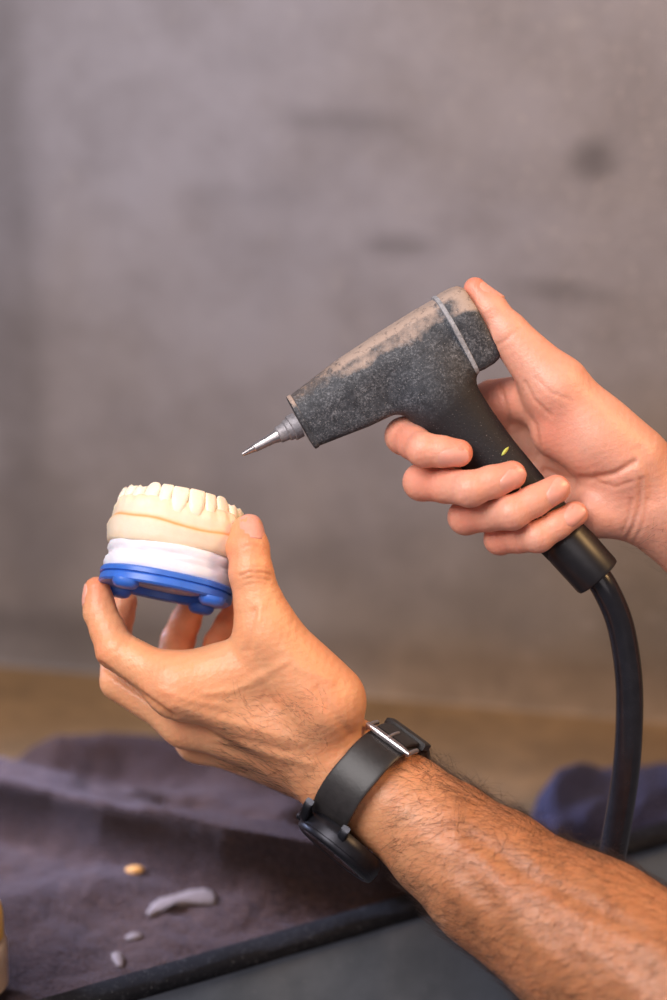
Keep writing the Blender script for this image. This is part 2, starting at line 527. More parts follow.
    # fine crinkles over the back of the hand and muscle relief on the forearm
    fx = P @ np.array([0.79, -0.61, 0.1]); fy = P @ np.array([0.61, 0.79, 0.2])
    disp += 0.10 * np.sin(fx * 1.5 + 1.2 * np.sin(fy * 0.45)) * np.sin(fy * 0.9 + 0.7 * np.sin(fx * .5)) * face
    farm = np.clip((xy[:, 0] - 400) / 60, 0, 1)
    disp += farm * (0.55 * np.sin(fy * 0.32 + 0.9 * np.sin(fx * 0.07)) * np.sin(fx * 0.055 + 1))
    line([(470, 835), (540, 880), (640, 930)], 10, -1.4); line([(440, 880), (520, 935), (600, 985)], 11, 1.0)
    P = P + disp[:, None] * N
    # tone: red finger tips and knuckles
    def blob(c, rad, v, ch=0):
        q = np.exp(-np.sum((P - S(*c)) ** 2, 1) / (rad ** 2)); tone[:, ch] = np.maximum(tone[:, ch], q * v)
    blob((93, 585, 0), 13, 0.75); blob((250, 535, 30), 11, 0.55); blob((97, 650, 5), 12, 0.35); blob((232, 560, 25), 12, 0.45)
    blob((165, 686, 25), 13, 0.3); blob((340, 668, 30), 20, 0.3); blob((124, 610, -35), 18, 0.4); blob((190, 630, -50), 18, 0.4); blob((225, 630, -45), 16, 0.4)
    tone[:, 1] = np.maximum(tone[:, 1], 0.95 * farm)  # browner, darker forearm: the weaker light on it painted into the skin colour
    tone[:, 1] = np.maximum(tone[:, 1], 0.5 * np.clip((xy[:, 0] - 225) / 120, 0, 1) * np.clip((xy[:, 1] - 690) / 60, 0, 1))
    o = hand_mesh('hand', P, Q, tone, M['skin_l'],
                  'bare left hand with hairy forearm and black watch, holding up the dental model', 'hand')
    # nails
    p, r = thumb
    nail_patch(s, S(252, 528.5, 20), p[3] - p[2] + np.array([0.1, 0, -0.2]), (0.42, 0.12, 1), R(30), R(25), o, off=0.3)
    p, r = idx; nail_patch(s, p[3] + (p[2] - p[3]) * 0.15, p[3] - p[2], (-1, -0.1, 0.1), 11, 10, o)
    p, r = mid; nail_patch(s, p[3] + (p[2] - p[3]) * 0.15, p[3] - p[2], (-0.7, -0.2, -0.8), 11, 10, o)
    p, r = rin; nail_patch(s, p[3] + (p[2] - p[3]) * 0.15, p[3] - p[2], (0, -0.2, -1), 11, 10, o)
    p, r = pin; nail_patch(s, p[3] + (p[2] - p[3]) * 0.15, p[3] - p[2], (0.2, -0.2, -1), 9.5, 8.5, o)
    # hair on forearm and back of the hand
    axis = np.array([-0.79, 0.61, -0.25]); axis /= np.linalg.norm(axis)
    down = np.array([-0.45, -0.85, 0.1])
    V = []; Fc = []
    xyP = proj(P)
    def hairs(mask, count, lmin, lmax, dirv, jit, rad, lift):
        ids = np.flatnonzero(mask)
        if len(ids) == 0: return
        for i in rng.choice(ids, min(count, len(ids)), replace=False):
            n = N[i]; p = P[i] - 0.2 * n
            t = dirv + rng.normal(0, jit, 3); t = t - n * (t @ n); t /= np.linalg.norm(t) + 1e-9
            L = rng.uniform(lmin, lmax); b = np.cross(t, n); curl = rng.normal(0, 0.35)
            base = len(V); K = 5
            for q in range(K):
                u = q / (K - 1)
                c = p + L * (u * t + lift * (u - 0.55 * u * u) * n + curl * u * u * b * 0.5)
                w = rad * (1 - 0.75 * u)
                for a in range(3):
                    g = 2 * math.pi * a / 3
                    V.append(c + w * (math.cos(g) * n + math.sin(g) * b))
            for q in range(K - 1):
                for a in range(3):
                    x = base + q * 3 + a; y = base + q * 3 + (a + 1) % 3
                    Fc.append((x, y, y + 3, x + 3))
    inarm = (xyP[:, 0] > 395) & (xyP[:, 1] > 755)
    mix = 0.55 * axis * -1 * -1 + 0.65 * down
    hairs(inarm & (N[:, 2] > -0.3), 7000, 8, 17, mix, 0.28, 0.055, 0.35)
    hairs(inarm & (N[:, 1] > 0.5) & (xyP[:, 0] < 620), 700, 9, 18, np.array([0.25, 0.4, -0.1]), 0.4, 0.06, 0.8)
    hairs((xyP[:, 0] > 225) & (xyP[:, 0] < 330) & (xyP[:, 1] > 695) & (xyP[:, 1] < 800) & (N[:, 2] > 0.1), 650, 5, 11, np.array([-0.7, 0.35, 0]), 0.35, 0.05, 0.3)
    hairs((xyP[:, 0] > 130) & (xyP[:, 0] < 165) & (xyP[:, 1] > 655) & (xyP[:, 1] < 690) & (N[:, 2] > 0.2), 30, 3, 5, axis, 0.3, 0.04, 0.3)
    h = mesh_obj('arm_hair', toW(np.array(V)), Fc, M['hair'], o, True)
    tag(h, 'short dark body hair', kind='stuff')
    return s, o

# ------------------------------------------------------------------ right hand
def build_right():
    s = Sculpt((S(370, 500, 0)[0], S(500, 830, -40)[1], -80), (S(930, 500, -40)[0], S(333, 262, 0)[1], 48), 0.95)
    arm = [(668, 503, -14, 50), (760, 585, -20, 58), (860, 672, -26, 68), (910, 715, -30, 73)]
    for a, b in zip(arm[:-1], arm[1:]):
        s.cone('palm', S(*a[:3]), S(*b[:3]), R(a[3], a[2]), R(b[3], b[2]), 6)
    s.cone('palm', S(668, 503, -14), S(625, 478, -16), R(50), R(46), 8)
    # metacarpals behind the grip
    s.cone('palm', S(625, 455, -22), S(497, 412, -34), R(34), R(22), 9)
    s.cone('palm', S(625, 470, -26), S(512, 446, -40), R(34), R(22), 9)
    s.cone('palm', S(628, 485, -24), S(536, 480, -38), R(32), R(21), 9)
    s.cone('palm', S(632, 498, -20), S(560, 508, -30), R(32), R(20), 9)
    # hypothenar, thenar, web
    s.cone('palm', S(632, 508, -8), S(592, 512, -6), R(31), R(27), 8)
    s.cone('palm', S(628, 462, -2), S(560, 392, 4), R(41), R(31), 9)
    s.cone('palm', S(590, 440, 0), S(560, 430, -4), R(36), R(30), 10)
    s.cone('palm', S(556, 396, -6), S(492, 400, -26), R(26), R(21), 9)
    # thumb
    T = [(553, 384, 5, 30), (508, 333, 4, 20), (490, 309, 3, 16.5), (475, 288.5, 2, 11.5)]
    P = [S(*t[:3]) for t in T]; r = [R(t[3], t[2]) for t in T]
    s.cone('prox', P[0], P[1], r[0], r[1] + 0.3, 6)
    s.cone('dist', P[1] + (P[0] - P[1]) * 0.4, P[1], r[1] + 1.2, r[1], 3)
    s.cone('dist', P[1], P[2], r[1], r[2], 3); s.cone('dist', P[2], P[3], r[2], r[3], 3)
    thumb = (P, r)
    fs = []
    idx = finger(s, 'prox', 'dist', [(497, 412, -34, 22), (404, 436, -6, 18.5), (424, 450, 16, 17.2), (459, 453, 19, 14)])
    mid = finger(s, 'prox', 'dist', [(512, 446, -40, 22), (422, 482, -6, 18.5), (470, 489, 21, 18), (512, 475, 21, 14.5)])
    rin = finger(s, 'prox', 'dist', [(536, 480, -38, 21), (466, 517, -6, 17.5), (512, 513, 20, 17), (556, 489, 18, 14.5)])
    pin = finger(s, 'prox', 'dist', [(560, 508, -30, 19), (500, 539, -6, 15.5), (538, 537, 15, 15.5), (575, 514, 14, 13)])
    d = s.smin(s.smin(s.g['palm'], s.g['prox'], 8), s.g['dist'], 1.2)
    s.finish(d)
    P, Q = s.mesh()
    P = laplace(P, Q, 2, 0.4)
    N = s.normal(P); xy = proj(P)
    face = np.clip(N[:, 2] * 1.6 + 0.15, 0, 1) 
    disp = np.zeros(len(P)); tone = np.zeros((len(P), 3))
    palm = (P[:, 2] < 40)
    dd = [np.min(np.stack([np.linalg.norm(P - (f[0][1] * (1 - u) + f[0][2] * u if u <= 1 else f[0][2] * (2 - u) + f[0][3] * (u - 1)), axis=1) for u in np.linspace(0, 2, 9)]), 0) for f in (idx, mid, rin, pin)]
    fing = np.min(np.stack(dd), 0) < 11.5
    def line(pl, w, dep, groove_shade=0.0, on_f=False):
        nonlocal disp
        q = np.exp(-(poly_dist(xy, pl) / w) ** 2) * face * (fing if on_f else ~fing)
        disp = disp + q * dep
        if groove_shade: tone[:, 1] = np.maximum(tone[:, 1], q * groove_shade)  # shade of the crease painted into the skin tone
    # palm creases
    line([(545, 470), (565, 478), (590, 479), (615, 474), (635, 462)], 3.2, -1.5, 0.35)
    line([(590, 480), (615, 487), (632, 482)], 2.0, -0.5, 0.25)
    line([(515, 385), (522, 405), (535, 425), (540, 455)], 2.6, -0.8, 0.25)
    line([(525, 382), (534, 400), (550, 415)], 2.2, -0.6, 0.25)
    line([(500, 385), (506, 405), (512, 425)], 2.2, -0.6, 0.25)
    line([(536, 378), (550, 392), (570, 400)], 2.0, -0.35, 0.15)
    line([(641, 480), (640, 505), (633, 528), (626, 540)], 2.4, -0.9, 0.3)
    line([(632, 500), (629, 515), (623, 532)], 2.0, -0.6, 0.25)
    line([(648, 500), (643, 525), (634, 543)], 2.0, -0.5, 0.2)
    line([(640, 450), (650, 470), (652, 500)], 6, -0.8, 0.15)
    line([(497, 345), (508, 338), (520, 328)], 2.2, -0.4, 0.15)
    # finger knuckle wrinkles
    for x, y in ((422, 452), (470, 489), (513, 512), (540, 536)):
        for k in (-4, 0, 4):
            line([(x + k - 3, y - 12), (x + k, y + 12)], 1.4, -0.16, 0.12, True)
    fx = P @ np.array([0.79, -0.61, 0.1]); fy = P @ np.array([0.61, 0.79, 0.2])
    disp += 0.07 * np.sin(fx * 1.5 + 1.2 * np.sin(fy * 0.45)) * np.sin(fy * 0.9 + 0.7 * np.sin(fx * .5)) * face
    P = P + disp[:, None] * N
    def blob(c, rad, v, ch=0):
        q = np.exp(-np.sum((P - S(*c)) ** 2, 1) / (rad ** 2)); tone[:, ch] = np.maximum(tone[:, ch], q * v)
    for c in ((404, 440, 10), (425, 480, 5), (466, 517, 5), (500, 540, 5)): blob(c, 12, 0.45)
    for c in ((466, 448, 24), (515, 470, 24), (560, 483, 22), (582, 508, 18)): blob(c, 9, 0.6)
    blob((545, 430, 10), 14, 0.45); blob((478, 285, 4), 9, 0.75); blob((490, 320, 0), 12, 0.35); blob((500, 390, -15), 14, 0.5)
    arm_t = np.clip((xy[:, 0] - 630) / 60, 0, 1); tone[:, 1] = np.maximum(tone[:, 1], 0.55 * arm_t)
    o = hand_mesh('hand', P, Q, tone, M['skin_r'],
                  'bare right hand gripping the black gun, thumb pressed on its rear cap', 'hand')
    p, r = thumb; nail_patch(s, S(488, 293, 3), p[3] - p[2], (0.85, 0.5, 0.02), 13, 11.5, o)
    p, r = idx; nail_patch(s, S(454, 459.5, 27), S(472, 459, 24) - S(440, 461, 24), (0.02, -0.30, 1), 15.5, 9.5, o)
    p, r = mid; nail_patch(s, S(513.5, 481, 28), S(526, 469, 24) - S(503, 493, 26), (0.2, -0.32, 1), 16, 10, o)
    p, r = rin; nail_patch(s, S(560.5, 493, 26), S(569, 481, 22) - S(554, 502, 24), (0.36, -0.3, 1), 14.5, 9.5, o)
    p, r = pin; nail_patch(s, S(578.5, 516, 22), S(586, 506, 18) - S(573, 525, 22), (0.42, -0.28, 1), 12, 8.5, o)
    ids = np.flatnonzero((xy[:, 0] > 640) & (N[:, 1] < -0.35)); V = []; Fc = []
    for i in rng.choice(ids, min(500, len(ids)), replace=False):
        n = N[i]; p = P[i] - 0.2 * n; t = np.array([-0.6, 0.2, 0]) + rng.normal(0, 0.4, 3); t -= n * (t @ n); t /= np.linalg.norm(t)
        L = rng.uniform(6, 12); b = np.cross(t, n); base = len(V)
        for q in range(4):
            u = q / 3; c = p + L * (u * t + 0.6 * (u - 0.4 * u * u) * n); w = 0.055 * (1 - 0.75 * u)
            for a in range(3):
                g = 2 * math.pi * a / 3; V.append(c + w * (math.cos(g) * n + math.sin(g) * b))
        for q in range(3):
            for a in range(3):
                x = base + q * 3 + a; y = base + q * 3 + (a + 1) % 3; Fc.append((x, y, y + 3, x + 3))
    h = mesh_obj('arm_hair', toW(np.array(V)), Fc, M['hair'], o, True); tag(h, 'short dark body hair', kind='stuff')
    return s, o

SL, left_hand = build_left()
SR, right_hand = build_right()

# ------------------------------------------------------------------ gun
def build_gun():
    ax = S(303, 421) - S(466, 329.5); ax /= np.linalg.norm(ax)          # towards the nozzle
    ax = ax + np.array([0, 0, 0.02]); ax /= np.linalg.norm(ax)
    upv = np.array([ax[1] * -1, ax[0], 0]); upv = -upv if upv[1] < 0 else upv
    roll = math.radians(16)
    side = np.cross(ax, upv); side = side if side[2] > 0 else -side      # towards the viewer
    u2 = math.cos(roll) * upv + math.sin(roll) * side
    s2 = math.cos(roll) * side - math.sin(roll) * upv
    g = thing('blasting_gun', W(600, 580, 0), 'dusty black pistol-shaped blasting gun with steel nozzle and hose, held in right hand', 'spray gun')
    F0 = S(302, 421, 0); B0 = S(454, 334, 0)
    L = np.linalg.norm(B0 - F0)
    def smax(vals, k):
        d = vals[0]
        for v_ in vals[1:]:
            h = np.maximum(k - np.abs(d - v_), 0) / k
            d = np.maximum(d, v_) + h * h * k * 0.25
        return d
    def sec2(x, y, hw, hh, k=3.2):
        ax_ = np.abs(x)
        return smax([ax_ - hw, y - hh, -y - hh, ax_ * 0.80 + (y - hh) * 0.60 - hw * 0.80 * 0.42, ax_ * 0.7 - (y + hh) * 0.7 - hw * 0.7 * 0.86 , ], k)
    def sec(c, hh, hw, n=64, k=3.2):
        out = []
        for q in np.linspace(0, 2 * math.pi, n, endpoint=False):
            lo, hi = 0.0, 60.0
            for _ in range(24):
                m_ = (lo + hi) / 2
                if sec2(np.float64(m_ * math.cos(q)), np.float64(m_ * math.sin(q)), hw, hh, k) > 0: hi = m_
                else: lo = m_
            out.append(c + u2 * lo * math.sin(q) + s2 * lo * math.cos(q))
        return out
    prof = [(0.0, 14.0, 10.0), (0.15, 15.6, 11.6), (0.32, 17.6, 13.2), (0.6, 19.2, 14.2), (0.85, 20.0, 14.8), (1.0, 20.0, 15)]
    # moulded shell: body and grip flow into each other
    bl = S(275, 600, 0); bh = S(620, 270, 0)
    sg = Sculpt((bl[0], bl[1], -26), (bh[0], bh[1], 26), 0.7)
    X, Y, Z = np.meshgrid(*sg.ax, indexing='ij')
    PX, PY, PZ = X - F0[0], Y - F0[1], Z - F0[2]
    dt = lambda v_: PX * v_[0] + PY * v_[1] + PZ * v_[2]
    bax = (B0 - F0) / L; uu = u2 - bax * (u2 @ bax); uu /= np.linalg.norm(uu); ss = np.cross(bax, uu); ss = ss if ss[2] > 0 else -ss
    ta = dt(bax); t01 = np.clip(ta / L, 0, 1)
    hh = np.interp(t01, [p[0] for p in prof], [p[1] for p in prof]); hw = np.interp(t01, [p[0] for p in prof], [p[2] for p in prof])
    body = smax([sec2(dt(ss), dt(uu), hw, hh), -ta - 0.5, ta - L - 2], 2.2).astype(np.float32)
    grp_ = sg.grp('grip')
    path = smooth_path([S(428, 372, 0), S(443, 402, 0), S(472, 436, 0), S(514, 483, 0), S(551, 525.5, 0), S(574, 550, 0)], 6)
    gw = np.interp(np.linspace(0, 1, len(path)), [0, .15, .3, .5, .65, 1], [19, 17.5, 15.2, 12.6, 11.6, 10.6])
    for a_, b_, ra_, rb_ in zip(path[:-1], path[1:], gw[:-1], gw[1:]):
        sg.cone('grip', a_, b_, ra_, rb_, 4, flat=(0, 0, 1), sf=0.86)
    sg.finish(Sculpt.smin(body, grp_, 8))
    global SG
    SG = sg
    GP, GQ = sg.mesh(); GN = sg.normal(GP)
    # split where the dusty body turns into the cleaner grip
    gdir = S(552, 530, 0) - S(474, 434, 0); gdir /= np.linalg.norm(gdir)
    fc = GP[GQ].mean(1)
    isg = ((fc - S(462, 418, 0)) @ gdir > 0)
    tt = ((GP - F0) @ bax) / L
    for nm, mk_, mt in (('gun_body', ~isg, M['gun']), ('grip', isg, M['gun'])):
        q = GQ[mk_]; ids = np.unique(q); mp = np.full(len(GP), -1); mp[ids] = np.arange(len(ids))
        ob = mesh_obj(nm, toW(GP[ids]), mp[q], mt, g, True)
        c4 = np.zeros((len(ids), 4)); c4[:, 0] = np.clip(1 - tt[ids] / 0.36, 0, 1) ** 0.5
        c4[:, 1] = np.clip(((GP[ids] - S(428, 388, 0)) @ gdir) / 16, 0, 1); c4[:, 3] = 1
        ob.data.color_attributes.new('tone', 'FLOAT_COLOR', 'POINT').data.foreach_set('color', c4.ravel().astype(np.float32))
        ob.data.normals_split_custom_set_from_vertices((GN[ids] @ B3).tolist())
    # front lip
    rings = []
    for q, k in ((-1.5, .98), (-1.1, 1.04), (.9, 1.04), (1.3, .97), (1.35, .8)):
        rings.append(sec(F0 + ax * q, 14.0 * k, 10.0 * k))
    v, f = loft(rings); tag(mesh_obj('front_rim', toW(np.array(v)), f, M['gun'], g, True, sharp=40), 'raised rim around nozzle end')
    # seam band
    rings = []
    for q, k in ((-1.5, .97), (-1.0, 1.06), (1.0, 1.06), (1.5, .97)):
        rings.append(sec(B0 + ax * q, 20.0 * k, 15 * k))
    v, f = loft(rings); tag(mesh_obj('seam_band', toW(np.array(v)), f, M['band'], g, True, sharp=40), 'pale dusty raised seam')
    # rear cap
    rings = []
    for q, k in ((-.5, 1.0), (-4, 1.02), (-9.5, 1.01), (-12.8, .97), (-14.4, .9), (-15, .7)):
        rings.append(sec(B0 + ax * q, 20.4 * k, 15.2 * k, k=1.8))
    v, f = loft(rings); mesh_obj('rear_cap', toW(np.array(v)), f, M['gun'], g, True, sharp=50)
    # nozzle
    tip = S(242, 454.5, 5); base = S(293, 427.5, 1); na = tip - base; NL = np.linalg.norm(na); na /= NL
    col = [(-3, 6.6), (1.0, 6.6), (1.3, 5.6), (3.5, 5.4), (4.2, 4.6), (8, 4.3), (8.6, 3.8)]
    v, f = tube([base + na * q for q, _ in col], [r for _, r in col], 28)
    n = mesh_obj('nozzle_collar', toW(np.array(v)), f, M['collar'], g, True, sharp=35)
    pr = [(7.5, 3.5), (10, 3.3), (12, 2.8), (22, 2.25), (22.4, 1.9), (NL - .3, 1.05), (NL, .8), (NL + .01, .4), (NL - 3, .38)]
    v, f = tube([base + na * q for q, _ in pr], [r for _, r in pr], 24)
    tag(mesh_obj('nozzle', toW(np.array(v)), f, M['steel'], g, True, sharp=35), 'tapered shiny steel nozzle tip')
    d = S(599, 578, 0) - S(563, 538, 0); L2 = np.linalg.norm(d); d /= L2; a0 = S(563, 538, 0)
    pr = [(-2, 11), (0, 12.6), (2, 12.9), (L2 - 2, 12.7), (L2 - .5, 12.2), (L2, 11), (L2 + .1, 7)]
    v, f = tube([a0 + d * q for q, _ in pr], [r for _, r in pr], 36)
    tag(mesh_obj('grip_sleeve', toW(np.array(v)), f, M['black_plastic'], g, True, sharp=40), 'smooth glossy black sleeve')
    hp = smooth_path([S(592, 569, 0), S(606, 590, 0), S(620, 624, -4), S(628, 670, -8), S(629.5, 715, -12), S(626, 770, -18), S(616, 835, -28), S(600, 920, -40), S(585, 1020, -45), S(575, 1150, -40), S(570, 1330, -40)], 10)
    v, f = tube(hp, [R(13.7, p[2]) for p in hp], 24)
    tag(mesh_obj('hose', toW(np.array(v)), f, M['hose'], g, True), 'thick smooth black rubber hose')
    return g
gun = build_gun()

# ------------------------------------------------------------------ dental model
def build_model():
    c0 = S(166, 587, 0)
    yaw = math.radians(9); a = math.radians(10.5); rl = math.radians(10.5)
    Rv = np.array([math.cos(rl), -math.sin(rl), 0]); up0 = np.array([math.sin(rl), math.cos(rl), 0])
    U = math.cos(a) * up0 - math.sin(a) * np.array([0, 0, 1.0])
    Nn = np.cross(Rv, U)
    R2 = math.cos(yaw) * Rv + math.sin(yaw) * Nn * -1; N2 = np.cross(R2, U)
    def L(x, y, z, r=R2, n=N2):      # x right, y towards viewer, z up
        return c0 + x * r + y * n + z * U
    def LV(v): return toW(np.array([L(*p) for p in v]))
    t = thing('dental_model', Vector(toW(c0 - U * 8)), 'pale yellow dental cast with teeth on white plaster and blue plate, held in left hand', 'dental model')
    # blue plate
    n = 72
    def ring(rx, ry, z, e=2.3): return [(x, y, z) for x, y in superell(rx, ry, e, n)]
    prof = [(30, 30, 4.4), (33.0, 32, 4.2), (33.8, 32.8, 3.4), (33.8, 32.8, 1.4), (32.6, 31.6, 1.0), (33.4, 32.4, 0.2), (33.6, 32.6, -2.6), (32.6, 31.6, -3.6),
            (25.5, 24.5, -3.6), (24.8, 23.8, -3.0), (24.4, 23.4, -0.2), (17.5, 16.5, 0.0)]
    v, f = loft([ring(*p) for p in prof])
    pl = mesh_obj('mounting_plate', LV(v), f, M['plate'], t, True, sharp=40)
    tag(pl, 'blue round plastic plate with four studs underneath')
    v, f = loft([ring(17, 16, 0.2), ring(17, 16, -0.6), ring(16, 15, -0.9)])
    tag(mesh_obj('plate_insert', LV(v), f, M['magnet'], pl, True, sharp=40), 'pale grey disc set into plate underside')
    for sx in (-1, 1):
        for sy in (-1, 1):
            cx, cy = 21.5 * sx, 22.0 * sy
            rr = [(6.6, -3.0), (6.6, -4.8), (6.2, -5.4), (5.6, -6.4), (4.2, -7.2), (1.8, -7.5)]
            v, f = loft([[(cx + x, cy + y, z) for x, y in superell(r, r, 2.4, 28)] for r, z in rr])
            mesh_obj('stud', LV(v), f, M['plate'], pl, True, sharp=45)
    # white plaster block, hand-poured and lumpy
    rings = []
    for z, k in ((3.6, .95), (4.2, .975), (6.5, .99), (9, .985), (10.6, .955), (11.6, .935), (12.6, .95), (14, .975), (16.5, .98), (17.8, .955), (18.8, .9), (19, .8)):
        rg = []
        for i, (x, y) in enumerate(superell(33.2 * k, 31.5 * k, 2.3, n)):
            w = 1 + 0.012 * math.sin(i * 0.55 + z) + 0.008 * math.sin(i * 1.3 + 2 * z)
            back = max(0, -x / 33); notch = 1 - (0.0 if 10.6 < z < 13 else 0) * back
            w2 = 1 if not (10.6 < z < 12.6) else (1 + 0.045 * min(1, max(0, (x + 22) / 12)))
            rg.append((x * w * w2, y * w * w2, z))
        rings.append(rg)
    v, f = loft(rings); tag(mesh_obj('plaster_base', LV(v), f, M['plaster'], t, True), 'white plaster mount below the cast')
    # yellow stone cast: flared base, incised line, gum ridge
    n2 = 96
    def outline(k, ky=1.0, dy=0):
        out = []
        for q in np.linspace(0, 2 * math.pi, n2, endpoint=False):
            c, s = math.cos(q), math.sin(q); e = 2.5 if s > 0 else 3.6
            out.append((34.5 * k * math.copysign(abs(c) ** (2 / e), c), 31.5 * k * ky * math.copysign(abs(s) ** (2 / e), s) + dy))
        return out
    rings = []; tones = []
    lev = [(17.0, .86, 0, 0), (17.4, .94, 0, .1), (18.6, .96, .2, .5), (21, .98, 0, .8), (24, .995, 0, .8), (26.2, 1.005, 0.0, .5), (27.2, 1.01, .35, .1), (27.9, 1.0, 1.0, 0), (28.4, .985, .9, 0), (29.2, .965, .45, .1), (30.6, .962, .05, .7), (33, .965, 0, .6), (35.5, .955, 0, .2), (38, .925, 0.05, 0), (39.8, .88, .1, 0), (40.6, .80, 0.1, 0), (40.4, .70, 0, 0), (39, .6, 0, 0), (36, .52, .1, 0), (34.5, .4, .1, 0), (34, .1, .1, 0)]
    for z, k, tr, tg in lev:
        o = outline(k); rg = []
        for i, (x, y) in enumerate(o):
            wob = 0.9 * math.sin(i * 2 * math.pi / n2 * 3 + .6) + 0.5 * math.sin(i * 2 * math.pi / n2 * 7 + 1)
            zz = z + (wob * 0.9 if 25 < z < 39 else (0.9 * math.sin(i * .13) if z < 20 else 0))
            # gum scallops between the teeth
            if 34 < z < 41: 
                sc_ = 1 + 0.020 * math.cos(i * 2 * math.pi / n2 * 24 + .5)
                x, y = x * sc_, y * sc_
            if z > 37 and y < -14 : zz = zz - 0.0
            rg.append((x, y, zz)); tones.append((tr, tg, 0, 1))
        rings.append(rg)
    v, f = loft(rings)
    cast = mesh_obj('stone_cast', LV(v), f, M['stone'], t, True, sharp=60)
    tag(cast, 'cream yellow stone cast with amber waxy line')
    at = cast.data.color_attributes.new('tone', 'FLOAT_COLOR', 'POINT')
    at.data.foreach_set('color', np.array(tones, np.float32).ravel())
    # teeth along the arch
    widths = [9.5, 9.5, 7, 7, 7.5, 6.2, 8, 8, 6.2, 7.5, 7, 7, 9.5, 9.5]
    arch = [(28.3 * math.sin(q), 27.2 * math.cos(q) if math.cos(q) > 0 else 27.2 * math.cos(q) * 1.2) for q in np.linspace(-1.95, 1.95, 400)]
    acc = [0.0]
    for p, q in zip(arch[:-1], arch[1:]): acc.append(acc[-1] + math.hypot(q[0] - p[0], q[1] - p[1]))
    tot = acc[-1]; k = tot / sum(widths); pos = 0
    for ti, w in enumerate(widths):
        w *= k; m = pos + w / 2; pos += w
        i = int(np.searchsorted(acc, m)); i = min(max(i, 1), 398)
        p = np.array(arch[i]); tg = np.array(arch[i + 1]) - np.array(arch[i - 1]); tg /= np.linalg.norm(tg); ou = np.array([-tg[1], tg[0]]); ou = ou if ou @ p > 0 else -ou
        molar = ti < 4 or ti > 9; can = ti in (4, 9)
        dep = 9.0 if molar else 6.4; hgt = (5.2 if molar else 7.4 + (0.2 if can else 0)) + random.uniform(-.3, .4)
        rings = []
        b0 = 39.6
        lv = ([(33.0, .86, .9, 0.4), (36.2, .98, .98, .9), (39, 1.02, 1.0, .8), (b0 + hgt * .45, 1.04, .95, .4), (b0 + hgt * .8, 1.0, .82, .1), (b0 + hgt, .84, .62, -.1), (b0 - .4 + hgt, .45, .3, -.1)] if molar else
              [(31.5, .66, .9, 0.6), (34.5, .86, .98, 1.3), (37.5, .97, .95, 1.4), (b0 + hgt * .3, 1.04, .75, 1.0), (b0 + hgt * .65, 1.05, .5, .4), (b0 + hgt * .9, 1.0 if not can else .7, .34, -.1), (b0 + hgt, .86 if not can else .4, .2, -.3)])
        for z, kw, kd, so in lv:
            rg = []
            for x, y in superell(w / 2 * kw * 0.97, dep / 2 * kd, 2.8, 24):
                zz = z + (0.5 * math.cos(x / w * 2 * math.pi * 2) if molar and z > 43 else 0)
                q = p * 0.985 + tg * x + ou * (y + so - 0.6)
                rg.append((q[0], q[1], zz))
            rings.append(rg)
        v, f = loft(rings)
        mesh_obj('tooth', LV(v), f, M['tooth'], cast, True)
    return t
model = build_model()

